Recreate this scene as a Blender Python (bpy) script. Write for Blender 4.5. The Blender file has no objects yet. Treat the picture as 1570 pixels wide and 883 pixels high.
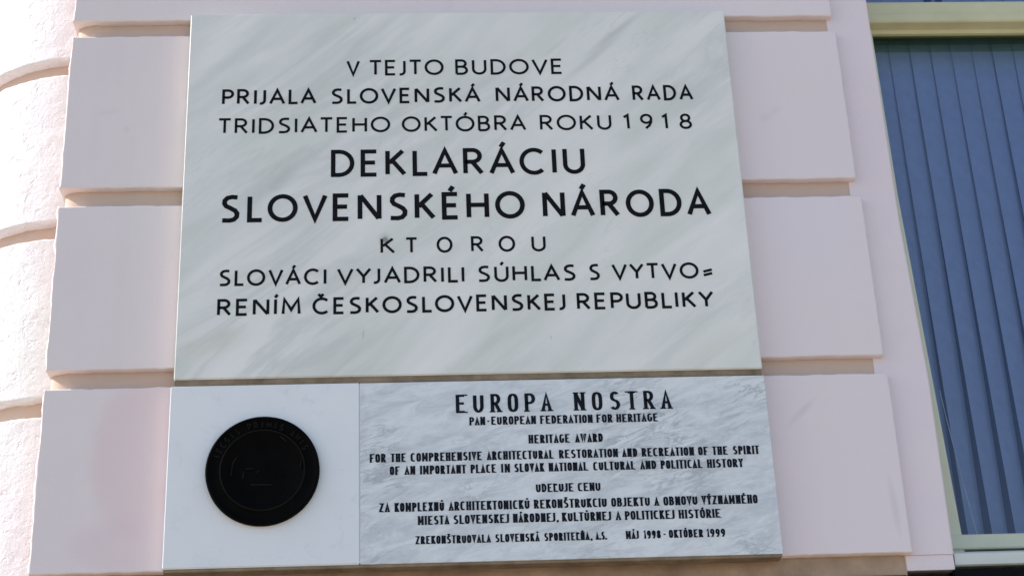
import bpy, bmesh, math, random
from mathutils import Matrix, Vector, noise

random.seed(7)
scene = bpy.context.scene
COL = scene.collection
R = math.radians

# ------------------------------------------------------------------ camera
cam_d = bpy.data.cameras.new("camera")
cam = bpy.data.objects.new("camera", cam_d)
COL.objects.link(cam)
cam_d.sensor_width = 36.0
cam_d.lens = 2600.0 / 1570.0 * 36.0
cam_d.clip_start = 0.05
cam_d.clip_end = 2000.0
_r = Vector((0.99822792, -0.04505279, -0.03887509))
_u = Vector((0.01649683, -0.41816651, 0.90822058))
_f = Vector((0.05717413, 0.90725245, 0.41668226))
cam.matrix_world = Matrix(((_r.x, _u.x, -_f.x, 0.0), (_r.y, _u.y, -_f.y, -3.03),
                           (_r.z, _u.z, -_f.z, 1.60), (0, 0, 0, 1)))
scene.camera = cam

# ------------------------------------------------------------------ light
SUN_EL, SUN_BEHIND = 38.0, 3.2          # sun to the left, grazing the facade
to_sun = Vector((-math.cos(R(SUN_BEHIND)) * math.cos(R(SUN_EL)),
                 math.sin(R(SUN_BEHIND)) * math.cos(R(SUN_EL)), math.sin(R(SUN_EL))))
world = bpy.data.worlds.new("World")
scene.world = world
world.use_nodes = True
wn = world.node_tree
bg = wn.nodes["Background"]
sky = wn.nodes.new("ShaderNodeTexSky")
sky.sky_type = 'NISHITA'
sky.sun_disc = False
sky.sun_elevation = R(SUN_EL)
sky.sun_rotation = math.atan2(to_sun.x, to_sun.y)
sky.air_density = 1.0
sky.dust_density = 1.0
sky.ozone_density = 1.2
bg.inputs["Strength"].default_value = 0.10
wn.links.new(sky.outputs[0], bg.inputs["Color"])

sd = bpy.data.lights.new("sun", 'SUN')
sd.energy = 3.0
sd.angle = R(0.5)
sd.color = (1.0, 0.95, 0.88)
sun = bpy.data.objects.new("sun", sd)
sun.location = (-8, 0, 12)
sun.rotation_euler = to_sun.to_track_quat('Z', 'Y').to_euler()
COL.objects.link(sun)

scene.view_settings.view_transform = 'Standard'
scene.view_settings.look = 'None'
scene.view_settings.gamma = 1.0
scene.view_settings.exposure = 1.30


# ------------------------------------------------------------------ materials
class N:
    """small node graph helper"""
    def __init__(self, name, rough=0.8, spec=0.3):
        self.m = bpy.data.materials.new(name)
        self.m.use_nodes = True
        self.t = self.m.node_tree
        self.b = self.t.nodes["Principled BSDF"]
        self.b.inputs["Roughness"].default_value = rough
        self.b.inputs["Specular IOR Level"].default_value = spec
        self.tc = self.t.nodes.new("ShaderNodeTexCoord")
        self.co = self.tc.outputs["Object"]

    def node(self, kind, **kw):
        n = self.t.nodes.new(kind)
        for k, v in kw.items():
            setattr(n, k, v)
        return n

    def put(self, sock, v):
        if isinstance(v, bpy.types.NodeSocket):
            self.t.links.new(v, sock)
        elif isinstance(v, (tuple, list)) and len(v) == 3 and sock.type == 'RGBA':
            sock.default_value = (*v, 1)
        else:
            sock.default_value = v

    def mapping(self, loc=(0, 0, 0), rot=(0, 0, 0), scale=(1, 1, 1)):
        """texture space: turned by rot first, then squeezed by scale"""
        n = self.node("ShaderNodeMapping")
        n.vector_type = 'TEXTURE'
        self.put(n.inputs["Vector"], self.co)
        n.inputs["Location"].default_value = loc
        n.inputs["Rotation"].default_value = tuple(-a for a in rot)
        n.inputs["Scale"].default_value = tuple(1.0 / s for s in scale)
        return n.outputs[0]

    def noise(self, scale, detail=4, rough=0.5, vec=None, dist=0.0):
        n = self.node("ShaderNodeTexNoise")
        self.put(n.inputs["Vector"], vec or self.co)
        n.inputs["Scale"].default_value = scale
        n.inputs["Detail"].default_value = detail
        n.inputs["Roughness"].default_value = rough
        n.inputs["Distortion"].default_value = dist
        return n.outputs["Fac"]

    def ramp(self, fac, stops):
        n = self.node("ShaderNodeValToRGB")
        self.put(n.inputs[0], fac)
        e = n.color_ramp.elements
        while len(e) < len(stops):
            e.new(0.5)
        for i, (p, c) in enumerate(stops):
            e[i].position = p
            e[i].color = (c, c, c, 1) if isinstance(c, (int, float)) else (*c, 1)
        return n.outputs[0]

    def math(self, op, a, b=0.0, clamp=False):
        n = self.node("ShaderNodeMath", operation=op, use_clamp=clamp)
        self.put(n.inputs[0], a)
        self.put(n.inputs[1], b)
        return n.outputs[0]

    def mix(self, fac, a, b, mode='MIX'):
        n = self.node("ShaderNodeMix", data_type='RGBA', blend_type=mode)
        self.put(n.inputs[0], fac)
        self.put(n.inputs[6], a)
        self.put(n.inputs[7], b)
        return n.outputs[2]

    def spot(self, x, z, rx, rz, ang=0.0, soft=0.5, wob=0.25):
        """soft elliptical mark at object x, z (0..1)"""
        n = self.node("ShaderNodeMapping")
        n.vector_type = 'TEXTURE'
        jit = self.node("ShaderNodeTexNoise")
        self.put(jit.inputs["Vector"], self.co)
        jit.inputs["Scale"].default_value = 22.0
        v = self.node("ShaderNodeVectorMath", operation='SUBTRACT')
        self.put(v.inputs[0], jit.outputs["Color"])
        v.inputs[1].default_value = (0.5, 0.5, 0.5)
        v2 = self.node("ShaderNodeVectorMath", operation='MULTIPLY_ADD')
        self.put(v2.inputs[0], v.outputs[0])
        k = wob * min(rx, rz)
        v2.inputs[1].default_value = (k, 0, k)
        self.put(v2.inputs[2], self.co)
        self.put(n.inputs["Vector"], v2.outputs[0])
        n.inputs["Location"].default_value = (x, 0, z)
        n.inputs["Rotation"].default_value = (0, -ang, 0)
        n.inputs["Scale"].default_value = (rx, 1000.0, rz)
        ln = self.node("ShaderNodeVectorMath", operation='LENGTH')
        self.put(ln.inputs[0], n.outputs[0])
        mr = self.node("ShaderNodeMapRange", interpolation_type='SMOOTHSTEP')
        self.put(mr.inputs["Value"], ln.outputs["Value"])
        mr.inputs["From Min"].default_value = 1.0 - soft
        mr.inputs["From Max"].default_value = 1.0 + soft
        mr.inputs["To Min"].default_value = 1.0
        mr.inputs["To Max"].default_value = 0.0
        return mr.outputs[0]

    def bump(self, h, strength=0.3, dist=0.002):
        n = self.node("ShaderNodeBump")
        n.inputs["Strength"].default_value = strength
        n.inputs["Distance"].default_value = dist
        self.put(n.inputs["Height"], h)
        self.t.links.new(n.outputs[0], self.b.inputs["Normal"])

    def color(self, v):
        self.put(self.b.inputs["Base Color"], v)
        return self


def make_paint(name, marks, base, bump=0.25, coarse=0.0):
    n = N(name, 0.85, 0.2)
    big = n.ramp(n.noise(2.6, 3), [(0.35, 0.0), (0.65, 1.0)])
    dark = tuple(c * 0.94 for c in base)
    pinkish = (base[0] * 1.01, base[1] * 0.955, base[2] * 0.985)
    c = n.mix(big, base, pinkish)
    fine = n.ramp(n.noise(38, 6, 0.65), [(0.3, 0.0), (0.75, 1.0)])
    c = n.mix(n.math('MULTIPLY', fine, 0.35), c, dark)
    spk = n.ramp(n.noise(150, 3, 0.6), [(0.68, 0.0), (0.78, 1.0)])
    c = n.mix(n.math('MULTIPLY', spk, 0.22), c, tuple(b * 0.75 for b in base))
    # faint rain streaks, mottling and hairline crazing
    stv = n.mapping(loc=(0.3, 0, 0.7), scale=(9.0, 9.0, 0.7))
    st = n.ramp(n.noise(2.2, 5, 0.6, stv), [(0.52, 0.0), (0.72, 1.0)])
    c = n.mix(n.math('MULTIPLY', st, 0.16), c, tuple(b * 0.80 for b in base))
    mot = n.ramp(n.noise(9, 5, 0.7, dist=0.4), [(0.38, 0.0), (0.66, 1.0)])
    c = n.mix(n.math('MULTIPLY', mot, 0.22), c, (base[0] * 0.93, base[1] * 0.955, base[2] * 1.0))
    cr = n.ramp(n.noise(11, 9, 0.72, dist=2.2), [(0.4935, 0.0), (0.5, 1.0), (0.5065, 0.0)])
    crm = n.ramp(n.noise(3.5, 2, vec=n.mapping(loc=(4, 1, 2))), [(0.56, 0.0), (0.66, 1.0)])
    c = n.mix(n.math('MULTIPLY', n.math('MULTIPLY', cr, crm), 0.22), c, tuple(b * 0.6 for b in base))
    for (x, z, rx, rz, ang, soft, amt, colr) in marks:
        c = n.mix(n.math('MULTIPLY', n.spot(x, z, rx, rz, ang, soft), amt), c, colr)
    n.color(c)
    h = n.noise(120, 6, 0.7)
    if coarse:
        h2 = n.math('ADD', n.noise(34, 5, 0.62, dist=0.3), n.math('MULTIPLY', n.ramp(n.noise(48, 3, 0.6), [(0.30, 0.0), (0.42, 1.0)]), 0.5))
        h = n.math('ADD', n.math('MULTIPLY', h, 0.5), n.math('MULTIPLY', h2, coarse))
    n.bump(h, bump, 0.004 if coarse else 0.0015)
    return n.m


PINK = (0.785, 0.705, 0.68)
SMUDGE = (0.50, 0.44, 0.46)
MARKS = [
    (0.744, 3.378, 0.030, 0.010, 0.55, 0.8, 0.0, SMUDGE),
    (0.756, 3.388, 0.009, 0.007, 0.55, 0.9, 0.45, SMUDGE),
    (0.735, 3.372, 0.012, 0.008, 0.35, 0.9, 0.45, SMUDGE),
    (0.735, 2.718, 0.034, 0.006, 0.75, 0.7, 0.75, SMUDGE),
    (0.893, 2.530, 0.006, 0.050, 0.05, 0.7, 0.65, SMUDGE),
    (0.700, 2.60, 0.040, 0.30, 0.0, 0.5, 0.35, (0.80, 0.58, 0.58)),
    (0.690, 3.00, 0.014, 0.22, 0.0, 0.8, 0.30, (0.78, 0.58, 0.58)),
    (-0.52, 2.66, 0.085, 0.15, 0.0, 0.25, 0.50, (0.74, 0.55, 0.55)),
    (-0.53, 2.49, 0.100, 0.05, 0.0, 0.45, 0.40, (0.72, 0.55, 0.57)),
    (0.80, 3.00, 0.30, 1.2, 0.0, 0.35, 0.60, (0.80, 0.70, 0.71)),
    (0.80, 3.15, 0.09, 0.10, 0.3, 0.8, 0.25, (0.74, 0.70, 0.76)),
    (-0.62, 3.40, 0.020, 0.006, 0.2, 0.9, 0.12, SMUDGE),
    (-0.58, 3.36, 0.006, 0.006, 0.2, 0.9, 0.20, SMUDGE),
]
M_PAINT = make_paint("pink_lime_paint", MARKS, PINK, 0.3)
M_COLUMN = make_paint("rough_pink_render", [], (0.78, 0.77, 0.765), 0.9, 0.7)
M_JOINT = make_paint("joint_warm_tone", [], (0.60, 0.46, 0.37), 0.35)  # beige joints, with warm light bounced into the recesses worked into the colour
M_STRIP = make_paint("strip_paint", [], (0.79, 0.70, 0.70), 0.25)


def marble_upper():
    n = N("cream_marble", 0.32, 0.4)
    v = n.mapping(rot=(0, R(42), 0), scale=(1.0, 1, 4.5))
    a = n.noise(2.6, 3, 0.5, v, 0.5)
    broad = n.ramp(a, [(0.32, 0.0), (0.50, 0.55), (0.62, 1.0)])
    c = n.mix(broad, (0.830, 0.805, 0.745), (0.690, 0.690, 0.620))
    v2 = n.mapping(loc=(3, 0, 1), rot=(0, R(38), 0), scale=(0.9, 1, 6.0))
    b = n.noise(2.4, 5, 0.55, v2, 0.8)
    vein = n.ramp(b, [(0.42, 0.0), (0.50, 1.0), (0.58, 0.0)])
    msk = n.ramp(n.noise(2.0, 2, vec=n.mapping(loc=(7, 2, 4))), [(0.42, 0.0), (0.62, 1.0)])
    c = n.mix(n.math('MULTIPLY', n.math('MULTIPLY', vein, msk), 0.55), c, (0.56, 0.565, 0.525))
    v3 = n.mapping(loc=(1, 0, 6), rot=(0, R(44), 0), scale=(0.8, 1, 3.2))
    cv = n.noise(3.4, 8, 0.6, v3, 0.5)
    thin = n.ramp(cv, [(0.492, 0.0), (0.50, 1.0), (0.512, 0.0)])
    m3 = n.ramp(n.noise(3.2, 3, vec=n.mapping(loc=(5, 9, 1))), [(0.50, 0.0), (0.66, 1.0)])
    c = n.mix(n.math('MULTIPLY', n.math('MULTIPLY', thin, m3), 0.40), c, (0.50, 0.51, 0.48))
    cl = n.ramp(n.noise(5.0, 5, 0.6), [(0.35, 0.0), (0.7, 1.0)])
    c = n.mix(n.math('MULTIPLY', cl, 0.30), c, (0.83, 0.80, 0.75))
    for s in [(0.43, 3.565, 0.060, 0.006, 0.70, 0.9, 0.40, (0.47, 0.47, 0.43)),
              (0.385, 3.51, 0.075, 0.007, 0.75, 0.9, 0.30, (0.47, 0.47, 0.43)),
              (0.30, 3.53, 0.030, 0.005, 0.75, 0.9, 0.22, (0.50, 0.50, 0.45)),
              (-0.262, 3.225, 0.070, 0.010, 0.70, 0.9, 0.34, (0.50, 0.51, 0.47)),
              (-0.375, 3.50, 0.110, 0.012, 0.75, 0.9, 0.26, (0.54, 0.56, 0.49)),
              (-0.10, 3.54, 0.120, 0.010, 0.80, 0.9, 0.22, (0.54, 0.56, 0.49)),
              (0.12, 3.42, 0.120, 0.010, 0.72, 0.9, 0.20, (0.54, 0.55, 0.49)),
              (0.20, 2.90, 0.120, 0.012, 0.60, 0.9, 0.22, (0.56, 0.56, 0.49)),
              (-0.10, 2.86, 0.100, 0.010, 0.62, 0.9, 0.22, (0.56, 0.56, 0.49)),
              (-0.39, 2.87, 0.060, 0.020, 0.30, 0.9, 0.28, (0.60, 0.56, 0.44)),
              (0.57, 2.84, 0.090, 0.018, 0.60, 0.9, 0.20, (0.62, 0.60, 0.46)),
              (-0.0565, 3.0865, 0.0050, 0.0060, 0.3, 0.5, 0.65, (0.12, 0.12, 0.11)),
              (-0.0565, 3.0865, 0.0100, 0.0110, 0.3, 0.9, 0.35, (0.30, 0.30, 0.27)),
              (-0.10, 2.885, 0.0015, 0.010, -0.1, 0.7, 0.40, (0.45, 0.44, 0.40)),
              (0.26, 2.872, 0.0020, 0.0035, 0, 0.8, 0.35, (0.45, 0.44, 0.40)),
              (-0.117, 3.603, 0.0025, 0.003, 0, 0.8, 0.35, (0.45, 0.44, 0.40))]:
        x, z, rx, rz, ang, soft, amt, colr = s
        c = n.mix(n.math('MULTIPLY', n.spot(x, z, rx, rz, ang, soft, 0.8), min(0.8, amt * 1.3)), c, colr)
    n.color(c)
    n.bump(n.noise(60, 3), 0.05, 0.0005)
    return n.m


def marble_veined():
    n = N("grey_veined_marble", 0.35, 0.4)
    v = n.mapping(rot=(0, R(16), 0), scale=(1.0, 1, 3.4))
    a = n.noise(14.0, 8, 0.68, v, 0.8)
    c = n.mix(n.ramp(a, [(0.36, 0.0), (0.60, 1.0)]), (0.565, 0.585, 0.595), (0.74, 0.755, 0.75))
    b = n.noise(11.0, 8, 0.66, n.mapping(loc=(2, 0, 5), rot=(0, R(17), 0), scale=(1, 1, 4)), 0.9)
    vein = n.ramp(b, [(0.455, 0.0), (0.50, 1.0), (0.545, 0.0)])
    msk = n.ramp(n.noise(5.0, 3, vec=n.mapping(loc=(1, 6, 2))), [(0.46, 0.0), (0.62, 1.0)])
    c = n.mix(n.math('MULTIPLY', n.math('MULTIPLY', vein, msk), 0.62), c, (0.29, 0.32, 0.34))
    s = n.ramp(n.noise(70, 4, 0.6), [(0.62, 0.0), (0.74, 1.0)])
    c = n.mix(n.math('MULTIPLY', s, 0.30), c, (0.40, 0.41, 0.41))
    n.color(c)
    n.bump(n.noise(90, 3), 0.06, 0.0005)
    return n.m


def marble_plain():
    n = N("pale_plain_marble", 0.35, 0.4)
    a = n.noise(6.0, 5, 0.6)
    c = n.mix(n.ramp(a, [(0.35, 0.0), (0.7, 1.0)]), (0.79, 0.79, 0.785), (0.74, 0.75, 0.755))
    b = n.ramp(n.noise(26, 6, 0.7, dist=1.0), [(0.56, 0.0), (0.70, 1.0)])
    c = n.mix(n.math('MULTIPLY', b, 0.42), c, (0.60, 0.62, 0.63))
    n.color(c)
    n.bump(n.noise(90, 3), 0.05, 0.0005)
    return n.m


M_MARBLE = marble_upper()
M_VEINED = marble_veined()
M_PLAIN = marble_plain()


def simple(name, col, rough=0.6, spec=0.3, metal=0.0, var=0.15, scale=20, bump=0.1):
    n = N(name, rough, spec)
    f = n.ramp(n.noise(scale, 5, 0.6), [(0.3, 0.0), (0.7, 1.0)])
    n.color(n.mix(f, tuple(c * (1 - var) for c in col), tuple(min(1, c * (1 + var)) for c in col)))
    n.b.inputs["Metallic"].default_value = metal
    if bump:
        n.bump(n.noise(scale * 4, 4), bump, 0.001)
    return n.m


M_LETTER = simple("black_letter_paint", (0.007, 0.007, 0.009), 0.7, 0.1, var=0.35, scale=60)
M_LETTER_B = simple("navy_black_letter_paint", (0.008, 0.010, 0.016), 0.7, 0.1, var=0.4, scale=60)
M_BRONZE = simple("blackened_bronze", (0.0020, 0.0017, 0.0015), 0.6, 0.04, 0.0, 0.4, 30, 0.3)
M_BRONZE_HI = simple("rubbed_bronze", (0.009, 0.007, 0.005), 0.5, 0.08, 0.0, 0.5, 60, 0.2)
M_FRAME = simple("sage_frame_paint", (0.60, 0.60, 0.45), 0.45, 0.4, var=0.06, scale=9, bump=0.05)
M_TRANSOM = simple("frame_paint_warm_bounce", (0.58, 0.555, 0.35), 0.45, 0.4, var=0.08, scale=9, bump=0.05)  # frame paint yellowed to stand for warm light bounced off the ground
M_BASE = simple("brown_base", (0.37, 0.265, 0.19), 0.9, 0.1, var=0.25, scale=16, bump=0.4)
M_SEAL = simple("brown_mortar_bed", (0.25, 0.19, 0.13), 0.9, 0.1, var=0.3, scale=25, bump=0.4)
M_SILL = simple("pale_metal_sill", (0.62, 0.66, 0.62), 0.4, 0.4, var=0.06, scale=9, bump=0.05)
M_SLAT = simple("blue_grey_slat_cloth", (0.30, 0.375, 0.60), 0.8, 0.1, var=0.06, scale=30, bump=0.1)
M_RAIL = simple("dark_head_rail", (0.07, 0.08, 0.07), 0.6, 0.2, var=0.1)
M_CORD = simple("white_cord", (0.55, 0.62, 0.66), 0.6, 0.2)
M_ROOM = simple("dark_room_wall", (0.08, 0.12, 0.50), 0.9, 0.1)
M_BLACK = simple("black_granite", (0.003, 0.003, 0.004), 0.5, 0.08, var=0.4, scale=80)
M_PAVING = simple("stone_paving", (0.30, 0.25, 0.19), 0.9, 0.2, var=0.2, scale=3, bump=0.3)


def make_glass():
    m = bpy.data.materials.new("window_glass")
    m.use_nodes = True
    t = m.node_tree
    t.nodes.remove(t.nodes["Principled BSDF"])
    out = t.nodes["Material Output"]
    tr = t.nodes.new("ShaderNodeBsdfTransparent")
    tr.inputs[0].default_value = (0.90, 0.94, 0.98, 1)
    gl = t.nodes.new("ShaderNodeBsdfGlossy")
    gl.inputs["Roughness"].default_value = 0.02
    gl.inputs["Color"].default_value = (1, 1, 1, 1)
    fr = t.nodes.new("ShaderNodeFresnel")
    fr.inputs["IOR"].default_value = 1.5
    mp = t.nodes.new("ShaderNodeMath")
    mp.operation = 'MULTIPLY'
    mp.inputs[1].default_value = 1.7
    t.links.new(fr.outputs[0], mp.inputs[0])
    mx = t.nodes.new("ShaderNodeMixShader")
    t.links.new(mp.outputs[0], mx.inputs[0])
    t.links.new(tr.outputs[0], mx.inputs[1])
    t.links.new(gl.outputs[0], mx.inputs[2])
    t.links.new(mx.outputs[0], out.inputs["Surface"])
    return m


M_GLASS = make_glass()
M_REFLECTION = bpy.data.materials.new("green_reflection_sheet")  # added see-through sheet that imitates a greenish reflection on the glass
M_REFLECTION.use_nodes = True
_t = M_REFLECTION.node_tree
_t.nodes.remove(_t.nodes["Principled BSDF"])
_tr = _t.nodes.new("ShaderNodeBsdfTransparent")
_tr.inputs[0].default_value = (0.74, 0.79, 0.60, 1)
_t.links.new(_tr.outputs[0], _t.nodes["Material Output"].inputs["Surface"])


# ------------------------------------------------------------------ mesh helpers
def link(name, verts, faces, mat, parent=None, smooth=False):
    me = bpy.data.meshes.new(name)
    me.from_pydata([tuple(v) for v in verts], [], faces)
    bm = bmesh.new()
    bm.from_mesh(me)
    bmesh.ops.recalc_face_normals(bm, faces=bm.faces)
    bm.to_mesh(me)
    bm.free()
    me.materials.append(mat)
    if smooth:
        for p in me.polygons:
            p.use_smooth = True
    o = bpy.data.objects.new(name, me)
    COL.objects.link(o)
    if parent:
        o.parent = parent
    return o


def thing(name, label, cat, loc=(0, 0, 0), group=None):
    o = bpy.data.objects.new(name, None)
    o.empty_display_size = 0.1
    COL.objects.link(o)
    o.location = loc
    o["label"] = label
    o["category"] = cat
    if group:
        o["group"] = group
    return o


def bevel_box(name, x0, x1, y0, y1, z0, z1, mat, parent=None, bev=0.002, seg=2):
    bm = bmesh.new()
    bmesh.ops.create_cube(bm, size=1.0)
    for v in bm.verts:
        v.co = Vector(((x0 + x1) / 2 + v.co.x * (x1 - x0), (y0 + y1) / 2 + v.co.y * (y1 - y0),
                       (z0 + z1) / 2 + v.co.z * (z1 - z0)))
    if bev:
        bmesh.ops.bevel(bm, geom=list(bm.edges), offset=bev, segments=seg, affect='EDGES')
    me = bpy.data.meshes.new(name)
    bm.to_mesh(me)
    bm.free()
    me.materials.append(mat)
    o = bpy.data.objects.new(name, me)
    COL.objects.link(o)
    if parent:
        o.parent = parent
    return o


def lines(a, b, r, step):
    """grid lines from a to b with a rounded lip of radius r: (position, setback)"""
    n = max(2, int(round((b - a - 2 * r) / step)))
    out = [(a, 1.0), (a, r), (a + 0.3 * r, 0.3 * r), (a + r, 0.0), (a + r + 0.0015, 0.0)]
    for i in range(1, n):
        out.append((a + r + (b - a - 2 * r) * i / n, 0.0))
    out += [(b - r - 0.0015, 0.0), (b - r, 0.0), (b - 0.3 * r, 0.3 * r), (b, r), (b, 1.0)]
    return out


def plaster_block(name, x0, x1, z0, z1, depth, mat, parent, r=0.006, step=0.012,
                  edge=0.0015, wave=0.0006, seed=0.0, curve=None, depth_left=None):
    """rendered block: front skin with rounded, slightly ragged lips; curve maps (s, inset, z) to xyz"""
    xs, zs = lines(x0, x1, r, step), lines(z0, z1, r, step)
    nx, nz = len(xs), len(zs)
    verts = []
    for j, (z, hz) in enumerate(zs):
        for i, (x, hx) in enumerate(xs):
            d = min(math.hypot(hx if hx < 1 else 1, hz if hz < 1 else 1), 1.0)
            dd = depth_left if (depth_left and i == 0) else depth
            if hx >= 1 or hz >= 1:
                y = dd
            else:
                y = min(d, depth)
            e = edge * noise.noise(Vector((x * 28 + seed, z * 28, 3.1))) \
                + edge * 0.8 * noise.noise(Vector((x * 90, z * 90 + seed, 7.7)))
            if not curve:
                e *= 2.0 if x < (x0 + x1) / 2 else 0.6
            x2 = x + (e if (hx > 0) else 0)
            e2 = edge * noise.noise(Vector((x * 30, z * 30 + seed, 9.1))) \
                + edge * 0.6 * noise.noise(Vector((x * 100 + seed, z * 100, 1.7)))
            z2 = z + (e2 if (hz > 0) else 0)
            if hx < 1 and hz < 1:
                y += wave * noise.noise(Vector((x * 7, z * 7, seed))) \
                    + wave * 0.5 * noise.noise(Vector((x * 33, z * 33, seed)))
            verts.append(curve(x2, y, z2) if curve else (x2, y, z2))
    faces = []
    for j in range(nz - 1):
        for i in range(nx - 1):
            a = j * nx + i
            faces.append((a, a + 1, a + nx + 1, a + nx))
    # close the back
    ring = [i for i in range(nx)] + [j * nx + nx - 1 for j in range(1, nz)] \
        + [(nz - 1) * nx + i for i in range(nx - 2, -1, -1)] + [j * nx for j in range(nz - 2, 0, -1)]
    if not curve:
        faces.append(tuple(reversed(ring)))
    o = link(name, verts, faces, mat, parent, smooth=True)
    return o


def extrude_x(name, profile, x0, x1, mat, parent=None):
    """closed (y, z) profile swept along x"""
    n = len(profile)
    v = [(x0, y, z) for y, z in profile] + [(x1, y, z) for y, z in profile]
    f = [(i, (i + 1) % n, n + (i + 1) % n, n + i) for i in range(n)]
    f += [tuple(range(n)), tuple(range(2 * n - 1, n - 1, -1))]
    return link(name, v, f, mat, parent)


# ------------------------------------------------------------------ stroke lettering
def arc(cx, cy, rx, ry, a0, a1, n=14):
    return [(cx + rx * math.cos(R(a0 + (a1 - a0) * i / n)), cy + ry * math.sin(R(a0 + (a1 - a0) * i / n)))
            for i in range(n + 1)]


def glyphs(narrow):
    """cap height 1; skeleton strokes for the wide inscription letters or the narrow ones"""
    k = (lambda w: 0.36) if narrow else (lambda w: w)
    G = {}

    def g(ch, w, *st):
        ww = k(w)
        G[ch] = (ww, [[(x * ww / w, y) for x, y in s] for s in st])
    if narrow:
        def rnd(w, a0, a1, n=20):       # squarish oval
            out = []
            for i in range(n + 1):
                a = R(a0 + (a1 - a0) * i / n)
                c, s = math.cos(a), math.sin(a)
                out.append((w / 2 + w / 2 * math.copysign(abs(c) ** 0.75, c),
                            0.5 + 0.5 * math.copysign(abs(s) ** 0.62, s)))
            return out
    else:
        def rnd(w, a0, a1, n=26):
            return arc(w / 2, 0.5, w / 2, 0.5, a0, a1, n)
    g('O', .95, rnd(.95, 90, 450))
    g('C', .80, rnd(.92, 48, 312))
    g('G', .86, rnd(.92, 48, 340) + [(.90, .46), (.58, .46)])
    g('Q', .95, rnd(.95, 90, 450), [(.6, .25), (.95, -.05)])
    g('A', .80, [(0, 0), (.40, 1), (.80, 0)], [(.145, .34), (.655, .34)])
    g('B', .56, [(0, 0), (0, 1), (.27, 1)] + arc(.27, .765, .23, .235, 80, -90) + [(.05, .53)],
      [(.27, .53)] + arc(.29, .265, .27, .265, 85, -90) + [(0, 0)])
    g('D', .70, [(0, 0), (0, 1), (.22, 1)] + arc(.22, .5, .48, .5, 85, -85) + [(.22, 0), (0, 0)])
    g('E', .50, [(.50, 1), (0, 1), (0, 0), (.50, 0)], [(0, .52), (.45, .52)])
    g('F', .48, [(.48, 1), (0, 1), (0, 0)], [(0, .50), (.42, .50)])
    g('H', .68, [(0, 0), (0, 1)], [(.68, 0), (.68, 1)], [(0, .52), (.68, .52)])
    g('I', .001, [(0, 0), (0, 1)])
    G['I'] = (0.0, [[(0, 0), (0, 1)]])
    g('J', .34, [(.34, 1), (.34, .24)] + arc(.12, .24, .22, .24, 0, -105, 8))
    g('K', .62, [(0, 0), (0, 1)], [(.56, 1), (.06, .48)], [(.18, .58), (.62, 0)])
    g('L', .46, [(0, 1), (0, 0), (.46, 0)])
    g('M', .86, [(0, 0), (.06, 1), (.43, .26), (.80, 1), (.86, 0)])
    g('N', .72, [(0, 0), (0, 1)], [(.02, .99), (.70, .01)], [(.72, 0), (.72, 1)])
    g('P', .54, [(0, 0), (0, 1), (.26, 1)] + arc(.26, .735, .28, .265, 85, -90) + [(0, .47)])
    g('R', .60, [(0, 0), (0, 1), (.27, 1)] + arc(.27, .745, .27, .255, 85, -90) + [(0, .49)],
      [(.26, .49), (.60, 0)])
    g('S', .56, arc(.30, .755, .245, .245, 38, 248, 12)[:-1] + [(.30, .51)]
      + arc(.275, .255, .285, .255, 65, -145, 12))
    if not narrow:
        G['S'] = (.56, [[(.54, .98), (.34, 1.0), (.17, .96), (.07, .85), (.06, .72), (.13, .61), (.30, .52),
                         (.46, .42), (.54, .30), (.53, .16), (.43, .04), (.27, 0.0), (.0, .01)]])
    g('T', .64, [(0, 1), (.64, 1)], [(.32, 1), (.32, 0)])
    g('U', .66, [(0, 1), (0, .33)] + arc(.33, .33, .33, .33, 180, 360, 14) + [(.66, .33), (.66, 1)])
    g('V', .76, [(0, 1), (.38, 0), (.76, 1)])
    g('W', 1.1, [(0, 1), (.28, 0), (.55, .9), (.82, 0), (1.1, 1)])
    g('X', .66, [(0, 1), (.66, 0)], [(.66, 1), (0, 0)])
    g('Y', .72, [(0, 1), (.36, .46), (.72, 1)], [(.36, .46), (.36, 0)])
    g('Z', .60, [(.02, 1), (.60, 1), (0, 0), (.60, 0)])
    g('1', .30, [(0, .84), (.22, 1), (.24, 0)])
    g('8', .52, arc(.26, .76, .205, .24, 270, 630, 18), arc(.26, .26, .26, .26, 90, 450, 18))
    g('9', .52, arc(.26, .70, .26, .30, 0, 360, 18), [(.52, .70), (.50, .45), (.40, .2), (.22, 0)])
    g('=', .48, [(0, .42), (.48, .56)], [(0, .16), (.48, .30)])
    g('-', .30, [(0, .45), (.30, .45)])
    g('.', .06, [(0, 0), (0, .13)])
    g(',', .06, [(.03, .12), (-.05, -.16)])
    G['-'] = (.25, [[(0, .45), (.25, .45)]])
    G['.'] = (.06, [[(.03, 0), (.03, .14)]])
    G[','] = (.06, [[(.05, .12), (-.02, -.18)]])
    if narrow:
        G['W'] = (.56, G['W'][1])
        G['W'] = (.56, [[(0, 1), (.14, 0), (.28, .9), (.42, 0), (.56, 1)]])
        G['M'] = (.50, [[(0, 0), (0, 1)], [(.02, .98), (.25, .25), (.48, .98)], [(.50, 1), (.50, 0)]])
        G['1'] = (.12, [[(0, .86), (.12, 1), (.12, 0)]])
        G['J'] = (.24, [[(.24, 1), (.24, .15), (.18, .02), (0, .0)]])
    acc = {'Á': ('A', '/'), 'É': ('E', '/'), 'Í': ('I', '/'), 'Ó': ('O', '/'), 'Ú': ('U', '/'),
           'Ý': ('Y', '/'), 'Č': ('C', 'v'), 'Š': ('S', 'v'), 'Ň': ('N', 'v'), 'Ľ': ('L', "'")}
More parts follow.
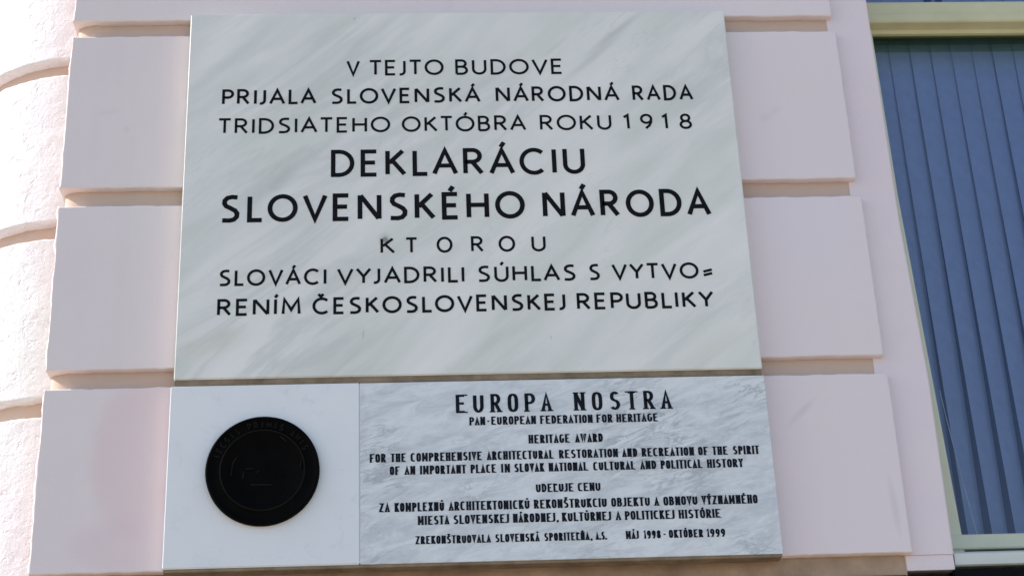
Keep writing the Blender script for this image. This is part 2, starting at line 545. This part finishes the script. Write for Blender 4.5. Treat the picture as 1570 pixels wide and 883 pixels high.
    for ch, (b, m) in acc.items():
        w, st = G[b]
        c = w / 2
        if m == '/':
            mark = [[(c - .03, 1.13), (c + .10, 1.33)]]
        elif m == 'v':
            mark = [[(c - .14, 1.32), (c, 1.14), (c + .14, 1.32)]]
        else:
            mark = [[(c + .06, 1.04), (c + .10, .80)]]
        G[ch] = (w, [list(s) for s in st] + mark)
    return G


G_WIDE, G_NARROW = glyphs(False), glyphs(True)


def ribbon(V, F, pts, hw, y_face, y_back, sx=1.0):
    """flat-ended stroke of half width hw along pts, standing proud between y_back and y_face"""
    P = [Vector((p[0] / sx, p[1])) for p in pts]
    Q = [P[0]]
    for p in P[1:]:
        if (p - Q[-1]).length > 1e-6:
            Q.append(p)
    closed = (Q[0] - Q[-1]).length < 1e-5 and len(Q) > 3
    if closed:
        Q = Q[:-1]
    n = len(Q)
    L, Rr = [], []
    for i in range(n):
        if closed:
            d0, d1 = (Q[i] - Q[i - 1]).normalized(), (Q[(i + 1) % n] - Q[i]).normalized()
        else:
            d0 = (Q[i] - Q[i - 1]).normalized() if i else None
            d1 = (Q[i + 1] - Q[i]).normalized() if i < n - 1 else None
            d0 = d0 or d1
            d1 = d1 or d0
        t = (d0 + d1)
        t = t.normalized() if t.length > 1e-6 else d1
        nn = Vector((-t.y, t.x))
        m = min(2.2, 1.0 / max(0.3, nn.dot(Vector((-d1.y, d1.x)))))
        L.append(Q[i] + nn * hw * m)
        Rr.append(Q[i] - nn * hw * m)
    b = len(V)
    for i in range(n):
        for q, y in ((L[i], y_face), (Rr[i], y_face), (L[i], y_back), (Rr[i], y_back)):
            V.append((q.x * sx, y, q.y))
    for i in range(n if closed else n - 1):
        a, c = b + 4 * i, b + 4 * ((i + 1) % n)
        F.append((a, a + 1, c + 1, c))
        F.append((a, c, c + 2, a + 2))
        F.append((a + 1, a + 3, c + 3, c + 1))
    if not closed:
        F.append((b, b + 2, b + 3, b + 1))
        e = b + 4 * (n - 1)
        F.append((e, e + 1, e + 3, e + 2))


OPEN_R = {'A': .05, 'V': .05, 'T': .07, 'L': .09, 'Y': .06, 'K': .03, 'P': .05, 'O': .02, 'D': .02, 'F': .06}
OPEN_L = {'A': .05, 'V': .05, 'T': .07, 'Y': .06, 'J': .17, 'O': .02, 'C': .02, 'S': .01}
PLAIN = str.maketrans("ÁÉÍÓÚÝČŠŇĽ", "AEIOUYCSNL")


def word_pieces(text, xa, xb, zb, cap, y, narrow, weight):
    """the (verts, faces) of every letter of a word fitted between xa and xb"""
    G = G_NARROW if narrow else G_WIDE
    sx = 1.6 if narrow else 1.0
    hw = cap * weight / 2                      # half stroke (vertical stems are hw * sx)
    stem = hw * sx
    ws = [G[c][0] * cap for c in text]
    base = text.translate(PLAIN)
    kern = [(OPEN_R.get(a, 0) + OPEN_L.get(b, 0)) * cap * (0.5 if narrow else 1.0) for a, b in zip(base, base[1:])] + [0]
    n = len(text)
    span = (xb - xa) - 2 * stem
    if n == 1:
        k = span / ws[0] if ws[0] > 0 else 1.0
        if not (0.75 < k < 1.35):
            k = 1.0
        gap = 0
        x = (xa + xb) / 2 - ws[0] * k / 2
    else:
        mingap = cap * (0.12 if narrow else 0.22) + 2 * stem
        tot = sum(ws) - sum(kern)
        gap = (span - tot) / (n - 1)
        k = 1.0
        if gap < mingap:
            k = max(0.45, (span + sum(kern) - mingap * (n - 1)) / sum(ws))
            gap = (span + sum(kern) - sum(ws) * k) / (n - 1)
        x = xa + stem
    out = []
    jj = 0
    sw = 1.6 if cap > .03 else 1.15
    for c, w, kn in zip(text, ws, kern):
        V, F = [], []
        jx, jz = random.uniform(-.008, .008) * cap, random.uniform(-.010, .010) * cap
        for s in G[c][1]:
            dy = 0.00002 * jj
            jj = (jj + 1) % 12
            ribbon(V, F, [(x + p[0] * cap * k + jx, zb + p[1] * (cap - 2 * hw) + hw + jz) for p in s],
                   hw, y - 0.0006 - dy, y + 0.002, sx)
            if narrow:
                for e in (s[0], s[-1]):        # small serifs on the stems
                    if e[1] in (0, 1) and c not in 'SCOGUŠČÓÚ' and s[0] != s[-1]:
                        jj = (jj + 1) % 12
                        ex, ez = x + e[0] * cap * k, zb + (hw * .55 if e[1] == 0 else cap - hw * .55)
                        ribbon(V, F, [(ex - stem * sw, ez), (ex + stem * sw, ez)], hw * .55,
                               y - 0.0006 - 0.00002 * jj, y + 0.002, 1.0)
        out.append((V, F))
        x += w * k + gap - kn
    return out


def inscription(rows, y, mat, parent, narrow, weights):
    """large letters are parts one by one, the small award text is a part per word"""
    def part(name, V, F):
        me = bpy.data.meshes.new(name)
        me.from_pydata(V, [], F)
        me.materials.append(mat)
        o = bpy.data.objects.new(name, me)
        COL.objects.link(o)
        o.parent = parent
    for (zb, cap, words), wt in zip(rows, weights):
        for t, a, b in words:
            ps = word_pieces(t, a, b, zb, cap, y, narrow, wt)
            if cap > 0.03:
                for V, F in ps:
                    part("letter", V, F)
            else:
                V, F = [], []
                for v, f in ps:
                    o = len(V)
                    V += v
                    F += [tuple(q + o for q in g) for g in f]
                part("lettered_word", V, F)


UPPER_TEXT = [
    (3.4634, 0.0375, [('V', -0.1334, -0.1055), ('TEJTO', -0.0881, 0.0667), ('BUDOVE', 0.091, 0.314)]),
    (3.3970, 0.0370, [('PRIJALA', -0.3854, -0.1943), ('SLOVENSKÁ', -0.1647, 0.1414), ('NÁRODNÁ', 0.1725, 0.4283), ('RADA', 0.455, 0.581)]),
    (3.3292, 0.0364, [('TRIDSIATEHO', -0.3928, -0.0443), ('OKTÓBRA', -0.0211, 0.2324), ('ROKU', 0.2601, 0.4069), ('1', 0.4324, 0.4451), ('9', 0.4667, 0.4922), ('1', 0.5099, 0.5252), ('8', 0.5475, 0.5733)]),
    (3.2278, 0.0619, [('DEKLARÁCIU', -0.1638, 0.3482)]),
    (3.1290, 0.0616, [('SLOVENSKÉHO', -0.3808, 0.2217), ('NÁRODA', 0.2572, 0.5951)]),
    (3.0561, 0.0350, [('K', -0.0659, -0.0371), ('T', -0.0179, 0.0077), ('O', 0.0442, 0.0757), ('R', 0.1117, 0.1366), ('O', 0.1663, 0.1992), ('U', 0.2312, 0.2592)]),
    (2.9913, 0.0353, [('SLOVÁCI', -0.3792, -0.1712), ('VYJADRILI', -0.1511, 0.097), ('SÚHLAS', 0.1229, 0.3151), ('S', 0.3413, 0.3634), ('VYTVO', 0.3863, 0.5583), ('=', 0.5683, 0.5846)]),
    (2.9286, 0.0360, [('RENÍM', -0.3801, -0.2204), ('ČESKOSLOVENSKEJ', -0.1979, 0.2921), ('REPUBLIKY', 0.3143, 0.5836)]),
]
LOWER_TEXT = [
    (2.7209, 0.0368, [('EUROPA', 0.0735, 0.2551), ('NOSTRA', 0.2978, 0.4831)]),
    (2.6959, 0.0163, [('PAN-EUROPEAN', 0.098, 0.2235), ('FEDERATION', 0.2315, 0.3306), ('FOR', 0.3379, 0.3684), ('HERITAGE', 0.3757, 0.4546)]),
    (2.6575, 0.0168, [('HERITAGE', 0.2079, 0.2853), ('AWARD', 0.2955, 0.3477)]),
    (2.6268, 0.0166, [('FOR', -0.0888, -0.059), ('THE', -0.0502, -0.022), ('COMPREHENSIVE', -0.0131, 0.1194), ('ARCHITECTURAL', 0.1285, 0.2536), ('RESTORATION', 0.2637, 0.3742), ('AND', 0.3822, 0.4105), ('RECREATION', 0.419, 0.5176), ('OF', 0.5255, 0.5445), ('THE', 0.5523, 0.5811), ('SPIRIT', 0.5914, 0.6414)]),
    (2.6018, 0.0165, [('OF', -0.0521, -0.0335), ('AN', -0.0247, -0.0049), ('IMPORTANT', 0.0039, 0.0894), ('PLACE', 0.0977, 0.1449), ('IN', 0.1545, 0.1707), ('SLOVAK', 0.1789, 0.2348), ('NATIONAL', 0.2432, 0.3166), ('CULTURAL', 0.3262, 0.4054), ('AND', 0.4143, 0.4446), ('POLITICAL', 0.453, 0.5312), ('HISTORY', 0.5404, 0.6085)]),
    (2.5621, 0.0161, [('UDEĽUJE', 0.2175, 0.2872), ('CENU', 0.2951, 0.3375)]),
    (2.5309, 0.0168, [('ZA', -0.0723, -0.0527), ('KOMPLEXNÚ', -0.0437, 0.0469), ('ARCHITEKTONICKÚ', 0.0554, 0.2041), ('REKONŠTRUKCIU', 0.2125, 0.3471), ('OBJEKTU', 0.3555, 0.4272), ('A', 0.4356, 0.4445), ('OBNOVU', 0.4525, 0.5161), ('VÝZNAMNÉHO', 0.5238, 0.6286)]),
    (2.5051, 0.0167, [('MIESTA', -0.0016, 0.0558), ('SLOVENSKEJ', 0.0635, 0.1656), ('NÁRODNEJ,', 0.1728, 0.2574), ('KULTÚRNEJ', 0.263, 0.3538), ('A', 0.3629, 0.3712), ('POLITICKEJ', 0.3792, 0.4715), ('HISTÓRIE', 0.4792, 0.5571)]),
    (2.4690, 0.0150, [('ZREKONŠTRUOVALA', -0.0065, 0.1308), ('SLOVENSKÁ', 0.139, 0.2197), ('SPORITEĽŇA,', 0.2285, 0.3172), ('A.S.', 0.323, 0.3439), ('MÁJ', 0.3788, 0.4025), ('1998', 0.4109, 0.4429), ('-', 0.4482, 0.4517), ('OKTÓBER', 0.4579, 0.5211), ('1999', 0.5275, 0.5621)]),
]

# ------------------------------------------------------------------ setting
def struct(o):
    o["kind"] = "structure"
    return o


struct(link("ground", [(-300, -300, 0), (300, -300, 0), (300, 300, 0), (-300, 300, 0)], [(0, 1, 2, 3)], M_PAVING))

Z0 = 1.60                                   # eye height, all courses measured from it
JOINTS = [(0.8385, 0.805), (1.235, 1.197), (1.627, 1.586), (2.022, 1.984), (2.417, 2.379), (2.812, 2.774)]
TOP = 3.207

# rusticated pilaster
pil = thing("rusticated_pilaster", "flat pink rendered pilaster with deep horizontal joints carrying both marble plaques",
            "pilaster")
# core with rounded left corner, joint colour
prof = [(-0.7005, 0.30)] + [(-0.7005 + 0.046 * (1 - math.cos(R(a))), 0.018 + 0.024 * (1 - math.sin(R(a))))
                            for a in range(0, 91, 6)]
prof += [(0.905, 0.018), (0.905, 0.30)]
v = [(x, y, Z0 + 0.80) for x, y in prof] + [(x, y, Z0 + TOP) for x, y in prof]
n = len(prof)
core = link("core", v, [(i, (i + 1) % n, n + (i + 1) % n, n + i) for i in range(n)]
            + [tuple(range(n)), tuple(range(2 * n - 1, n - 1, -1))], M_JOINT, pil)
for k in range(len(JOINTS)):
    zb = JOINTS[k][0]
    zt = JOINTS[k + 1][1] if k + 1 < len(JOINTS) else TOP
    xr = [0.9160, 0.9135, 0.9080, 0.9040, 0.902, 0.900][k]
    plaster_block("block", -0.7055, xr, Z0 + zb, Z0 + zt, 0.07, M_PAINT, pil, r=0.0028,
                  edge=0.0020, wave=0.0010, seed=k * 5.3)

bevel_box("base_band", -0.66, 0.9035, 0.0165, 0.06, Z0 + 0.8, Z0 + 0.8375, M_BASE, pil, 0.001)  # bottom joint faced in a darker brown than the joints above

# window surround strip, flush with the bottoms of the joints
strip = thing("window_surround", "narrow smooth pink band between the pilaster blocks and the window", "surround")
v = []
for z, x in ((Z0 + 0.838, 0.998), (Z0 + 1.19, 1.001), (Z0 + 1.54, 0.990), (Z0 + 2.08, 0.9895), (Z0 + TOP, 0.9895)):
    v.append((z, x))
V, F = [], []
for z, x in v:
    V += [(0.895, 0.0165, z), (x - 0.003, 0.0165, z), (x, 0.0195, z), (x, 0.13, z), (0.895, 0.13, z)]
for i in range(len(v) - 1):
    for j in range(5):
        a, b = i * 5 + j, i * 5 + (j + 1) % 5
        F.append((a, b, b + 5, a + 5))
F += [(0, 1, 2, 3, 4), tuple(range(len(V) - 1, len(V) - 6, -1))]
link("band", V, F, M_STRIP, strip)
bevel_box("foot_block", 0.9055, 0.9965, 0.0185, 0.12, Z0 + 0.809, Z0 + 0.8378, M_STRIP, strip, 0.0006)

# round corner column behind the pilaster
CX, CY, CR = -0.695, 0.482, 0.340
colm = thing("round_column", "sunlit rough white rendered round corner column with curved joints", "column", (0, 0, 0))


def on_column(s, inset, z):
    a = s / CR                                # arc angle, 0 faces the street
    rr = CR - inset + 0.0012 * noise.noise(Vector((s * 16, z * 16, 2))) + 0.0009 * noise.noise(Vector((s * 45, z * 45, 5)))
    return (CX + rr * math.sin(a), CY - rr * math.cos(a), z)


V, F = [], []
ns = 64
for zz in (Z0 + 0.0, Z0 + TOP):
    for i in range(ns):
        a = 2 * math.pi * i / ns
        V.append((CX + (CR - 0.026) * math.sin(a), CY - (CR - 0.026) * math.cos(a), zz))
F = [(i, (i + 1) % ns, ns + (i + 1) % ns, ns + i) for i in range(ns)] + [tuple(range(ns)), tuple(range(2 * ns - 1, ns - 1, -1))]
link("core", V, F, M_JOINT, colm, smooth=False)
CJ = [(0.45, 0.412)] + [(a, a - 0.038) for a, b in JOINTS]
for k in range(len(CJ)):
    zb = CJ[k][0]
    zt = CJ[k + 1][1] if k + 1 < len(CJ) else TOP
    plaster_block("curved_block", -R(205) * CR, R(40) * CR, Z0 + zb, Z0 + zt, 0.03, M_COLUMN, colm, r=0.005,
                  step=0.009, edge=0.003, wave=0.0, seed=40 + k * 3.1, curve=on_column)

# black stone under the cornice line
pl = thing("stone_plinth", "black polished stone facing at the foot of the pilaster and window", "plinth")
bevel_box("stone_panel", -0.60, 0.985, 0.012, 0.30, 0.02, Z0 + 0.799, M_BLACK, pl, 0.003)
bevel_box("stone_panel", 0.990, 2.45, 0.012, 0.30, 0.02, Z0 + 0.807, M_BLACK, pl, 0.003)

# ------------------------------------------------------------------ window
WX0, WX1 = 0.99, 2.25
win = thing("window", "sage painted window with a cross bar above blue grey vertical blinds", "window")
# tapering left stile
st = [(Z0 + 0.860, 1.0445), (Z0 + 1.215, 1.0325), (Z0 + 1.632, 1.0185), (Z0 + 2.045, 1.0150)]
V, F = [], []
for z, x in st:
    V += [(0.985, 0.088, z), (x - 0.004, 0.088, z), (x, 0.092, z), (x, 0.135, z), (0.985, 0.135, z)]
for i in range(len(st) - 1):
    for j in range(5):
        a, b = i * 5 + j, i * 5 + (j + 1) % 5
        F.append((a, b, b + 5, a + 5))
F += [(0, 1, 2, 3, 4), tuple(range(len(V) - 1, len(V) - 6, -1))]
link("stile", V, F, M_FRAME, win)
bevel_box("stile", WX1, WX1 + 0.05, 0.088, 0.135, Z0 + 0.86, Z0 + 2.05, M_FRAME, win, 0.002)
bevel_box("stile", 0.985, 1.012, 0.088, 0.135, Z0 + 2.11, Z0 + TOP, M_FRAME, win, 0.002)
bevel_box("stile", WX1, WX1 + 0.05, 0.088, 0.135, Z0 + 2.11, Z0 + TOP, M_FRAME, win, 0.002)
extrude_x("transom", [(0.086, Z0 + 2.113), (0.083, Z0 + 2.106), (0.082, Z0 + 2.079), (0.078, Z0 + 2.076),
                      (0.077, Z0 + 2.059), (0.080, Z0 + 2.056), (0.106, Z0 + 2.053), (0.108, Z0 + 2.045), (0.124, Z0 + 2.043),
                      (0.124, Z0 + 2.113)], 0.983, WX1 + 0.055, M_TRANSOM, win)
extrude_x("bottom_rail", [(0.086, Z0 + 0.8945), (0.084, Z0 + 0.892), (0.082, Z0 + 0.868), (0.084, Z0 + 0.8655),
                          (0.135, Z0 + 0.8655), (0.135, Z0 + 0.8955)], 0.983, WX1 + 0.055, M_FRAME, win)
extrude_x("window_sill", [(0.028, Z0 + 0.843), (0.024, Z0 + 0.840), (0.026, Z0 + 0.820), (0.030, Z0 + 0.8175),
                          (0.16, Z0 + 0.8175), (0.16, Z0 + 0.864), (0.09, Z0 + 0.862)], 1.0005, WX1 + 0.055, M_SILL, win)
link("pane", [(1.0, 0.118, Z0 + 0.88), (WX1 + .02, 0.118, Z0 + 0.88), (WX1 + .02, 0.118, Z0 + 2.06), (1.0, 0.118, Z0 + 2.06)],
     [(0, 1, 2, 3)], M_GLASS, win)
link("pane", [(1.0, 0.118, Z0 + 2.10), (WX1 + .02, 0.118, Z0 + 2.10), (WX1 + .02, 0.118, Z0 + TOP), (1.0, 0.118, Z0 + TOP)],
     [(0, 1, 2, 3)], M_GLASS, win)


link("reflection_strip", [(1.0, 0.1165, Z0 + 2.002), (WX1 + .02, 0.1165, Z0 + 2.002), (WX1 + .02, 0.1165, Z0 + 2.06),  # added strips in place of the dark reflection at the pane's head
                    (1.0, 0.1165, Z0 + 2.06)], [(0, 1, 2, 3)], M_REFLECTION, win)
link("reflection_strip", [(1.0, 0.1150, Z0 + 2.020), (WX1 + .02, 0.1150, Z0 + 2.020), (WX1 + .02, 0.1150, Z0 + 2.06),
                    (1.0, 0.1150, Z0 + 2.06)], [(0, 1, 2, 3)], M_REFLECTION, win)


def slat_mesh(z0, z1, w, a0, a1, ntop=24, tilt=0.0):
    """cloth slat: gently bowed across, its twist easing from a1 at the head to a0 at the foot"""
    V, F = [], []
    m = 6
    for j in range(ntop + 1):
        t = j / ntop
        a = R(a0 + (a1 - a0) * t ** 0.8)
        for i in range(m + 1):
            u = (i / m - 0.5) * w
            d = 0.0045 * (1 - (2 * i / m - 1) ** 2)
            V.append((u * math.cos(a) - d * math.sin(a) + tilt * (t - 1), u * math.sin(a) - d * math.cos(a), z0 + (z1 - z0) * t))
    for j in range(ntop):
        for i in range(m):
            a = j * (m + 1) + i
            F.append((a, a + 1, a + m + 2, a + m + 1))
    me = bpy.data.meshes.new("slat")
    me.from_pydata(V, [], F)
    me.materials.append(M_SLAT)
    for p in me.polygons:
        p.use_smooth = True
    return me


def blinds(label, z0, z1, me_list, xs, skip=()):
    b = thing("vertical_blind", label, "blind", (xs[0], 0.17, z1), None)
    bevel_box("head_rail", xs[0] - 0.05, xs[-1] + 0.05, 0.15, 0.19, z1 + 0.0, z1 + 0.03, M_RAIL, None, 0.002)
    hr = COL.objects["head_rail" if "head_rail.001" not in COL.objects else "head_rail.001"]
    hr.parent = b
    hr.matrix_parent_inverse = Matrix.Translation((-xs[0], -0.17, -z1))
    for i, x in enumerate(xs):
        o = bpy.data.objects.new("slat", me_list[i % len(me_list)])
        COL.objects.link(o)
        o.parent = b
        o.location = (x - xs[0], random.uniform(-.002, .002), -z1)
        o.rotation_euler = (0, 0, R(random.uniform(-3.0, 3.0) + (55 if (z0 > 3.6 and i in (4, 9)) else 0)))
    return b


XS = [1.0762 - 0.0475 / 2 - 0.001 + 0.0472 * i for i in range(-1, 26)]
low = slat_mesh(Z0 + 0.80, Z0 + 2.115, 0.054, 43, 5)
lowb = blinds("tall blue grey vertical blind hanging behind the large lower pane", Z0 + 0.80, Z0 + 2.115, [low], XS)
up = slat_mesh(Z0 + 2.125, Z0 + 3.15, 0.054, 6, 3)
bld = blinds("short vertical blind behind the upper pane above the cross bar", Z0 + 2.125, Z0 + 3.16, [up], XS)

# slanting cord in front of the first slats
def tube(name, pts, r, mat, parent):
    V, F = [], []
    for p in pts:
        for k in range(6):
            a = math.tau * k / 6
            V.append((p[0] + r * math.cos(a), p[1] + r * math.sin(a), p[2]))
    for i in range(len(pts) - 1):
        for k in range(6):
            a, b = i * 6 + k, i * 6 + (k + 1) % 6
            F.append((a, b, b + 6, a + 6))
    o = link(name, V, F, mat, parent, True)
    return o


cord = tube("cord", [(1.058, 0.135, Z0 + 1.21), (1.0636, 0.137, Z0 + 1.15), (1.077, 0.138, Z0 + 1.02),
                     (1.0905, 0.138, Z0 + 0.90)], 0.0009, M_CORD, lowb)
cord.matrix_parent_inverse = lowb.matrix_basis.inverted()

# dark room behind
RY = 0.7
struct(link("room_wall", [(0.93, 0.16, 2.2), (0.93, RY, 2.2), (0.93, RY, 5.2), (0.93, 0.16, 5.2),
                          (2.6, 0.16, 2.2), (2.6, RY, 2.2), (2.6, RY, 5.2), (2.6, 0.16, 5.2)],
            [(0, 1, 2, 3), (4, 5, 6, 7), (1, 5, 6, 2), (0, 1, 5, 4), (3, 2, 6, 7)], M_ROOM))

# ------------------------------------------------------------------ plaques
YF = -0.030
p1 = thing("marble_plaque", "large cream marble plaque with black carved Slovak inscription above the bronze medal", "plaque", (0, 0, 0))
bevel_box("slab", -0.4572, 0.6643, YF, 0.002, Z0 + 1.1995, Z0 + 2.0172, M_MARBLE, p1, 0.0022, 3)
inscription(UPPER_TEXT, YF, M_LETTER, p1, False, [.14, .15, .14, .145, .152, .145, .15, .155])

p2 = thing("award_plaque", "wide lower marble plaque with round dark medal and small award text", "plaque", (0, 0, 0))
a = bevel_box("plain_slab", -0.4622, -0.1070, YF, 0.002, Z0 + 0.8345, Z0 + 1.1862, M_PLAIN, p2, 0.0020, 3)
a["label"] = "plain bluish white marble field around the medal"
a = bevel_box("veined_slab", -0.1068, 0.6658, YF - 0.0002, 0.002, Z0 + 0.8340, Z0 + 1.1852, M_VEINED, p2, 0.0008, 1)
a["label"] = "grey veined marble field with the award text"
inscription(LOWER_TEXT, YF - 0.0002, M_LETTER_B, p2, True, [.115] + [.145] * 8)

bevel_box("mortar_bed", -0.455, 0.6625, YF + 0.003, 0.004, Z0 + 1.1868, Z0 + 1.1998, M_SEAL, p1, 0.001)
bevel_box("mortar_bed", -0.460, 0.6640, YF + 0.0025, 0.004, Z0 + 0.8285, Z0 + 0.8343, M_SEAL, p2, 0.001)

# bronze medal: lathe profile with raised rim and inner ring
MX, MZ, MR = -0.2855, Z0 + 1.0138, 0.1045


def lathe(name, profile, seg, mat, parent):
    V, F = [], []
    for r, h in profile:
        for k in range(seg):
            a = math.tau * k / seg
            V.append((MX + r * math.cos(a), YF - h, MZ + r * math.sin(a)))
    for i in range(len(profile) - 1):
        for k in range(seg):
            a, b = i * seg + k, i * seg + (k + 1) % seg
            F.append((a, b, b + seg, a + seg))
    F.append(tuple(range((len(profile) - 1) * seg, len(profile) * seg)))
    return link(name, V, F, mat, parent, True)


med = lathe("medal", [(MR, -0.001), (MR, 0.010), (MR * .985, 0.0125), (MR * .955, 0.0125), (MR * .94, 0.0105), (MR * .76, 0.0100),
                      (MR * .745, 0.0115), (MR * .725, 0.0115), (MR * .71, 0.0098), (MR * .30, 0.0098)], 96, M_BRONZE, p2)
med["label"] = "round nearly black bronze medal"
lathe("ring", [(MR * .752, 0.009), (MR * .750, 0.0120), (MR * .735, 0.0122), (MR * .733, 0.009)][:3] + [(MR * .729, 0.0119)],
      96, M_BRONZE_HI, med)
# remove the filled cap of the ring so that it stays a ring
me = [o for o in COL.objects if o.name == "ring"][0].data
bm = bmesh.new()
bm.from_mesh(me)
bmesh.ops.delete(bm, geom=[f for f in bm.faces if len(f.verts) > 4], context='FACES')
bm.to_mesh(me)
bm.free()


def curved_text(text, a0, a1, rad, cap, mat, name, flip=False):
    V, F = [], []
    n = len(text)
    for i, c in enumerate(text):
        if c == ' ':
            continue
        w, st = G_NARROW[c]
        a = R(a0 + (a1 - a0) * i / max(1, n - 1))
        rx, rz = math.sin(a), math.cos(a)
        for s in st:
            V1, F1 = [], []
            ribbon(V1, F1, [((p[0] - w / 2) * cap * 1.2, p[1] * cap) for p in s], cap * .09, -0.0022, 0.001)
            b = len(V)
            for (x, y, z) in V1:
                r2 = rad + z
                V.append((MX + rx * r2 + rz * x, YF - 0.0102 + y * 0.8, MZ + rz * r2 - rx * x))
            F += [tuple(q + b for q in f) for f in F1]
    return link(name, V, F, mat, med)


curved_text("IECSIS PRIMAS AWIS", -72, 62, MR * .79, MR * .11, M_BRONZE_HI, "rim_lettering")
# scraps of worn low relief in the medal's field, too dark to make out
V, F = [], []
for s in [[(-.55, -.10), (-.52, .14), (-.46, .24)], [(-.34, -.16), (-.33, -.02)], [(-.30, .02), (-.16, .03)],
          [(-.10, -.06), (-.06, -.01)], [(-.20, -.27), (.18, -.28)], [(.30, .62), (.42, .52)], [(.66, .02), (.68, .16)]]:
    ribbon(V, F, [(MX + x * MR, MZ + z * MR) for x, z in s], MR * .010, YF - 0.0112 - 0.00003 * len(V) / 8, YF - 0.0095)
link("relief", V, F, M_BRONZE_HI, med)["kind"] = "stuff"
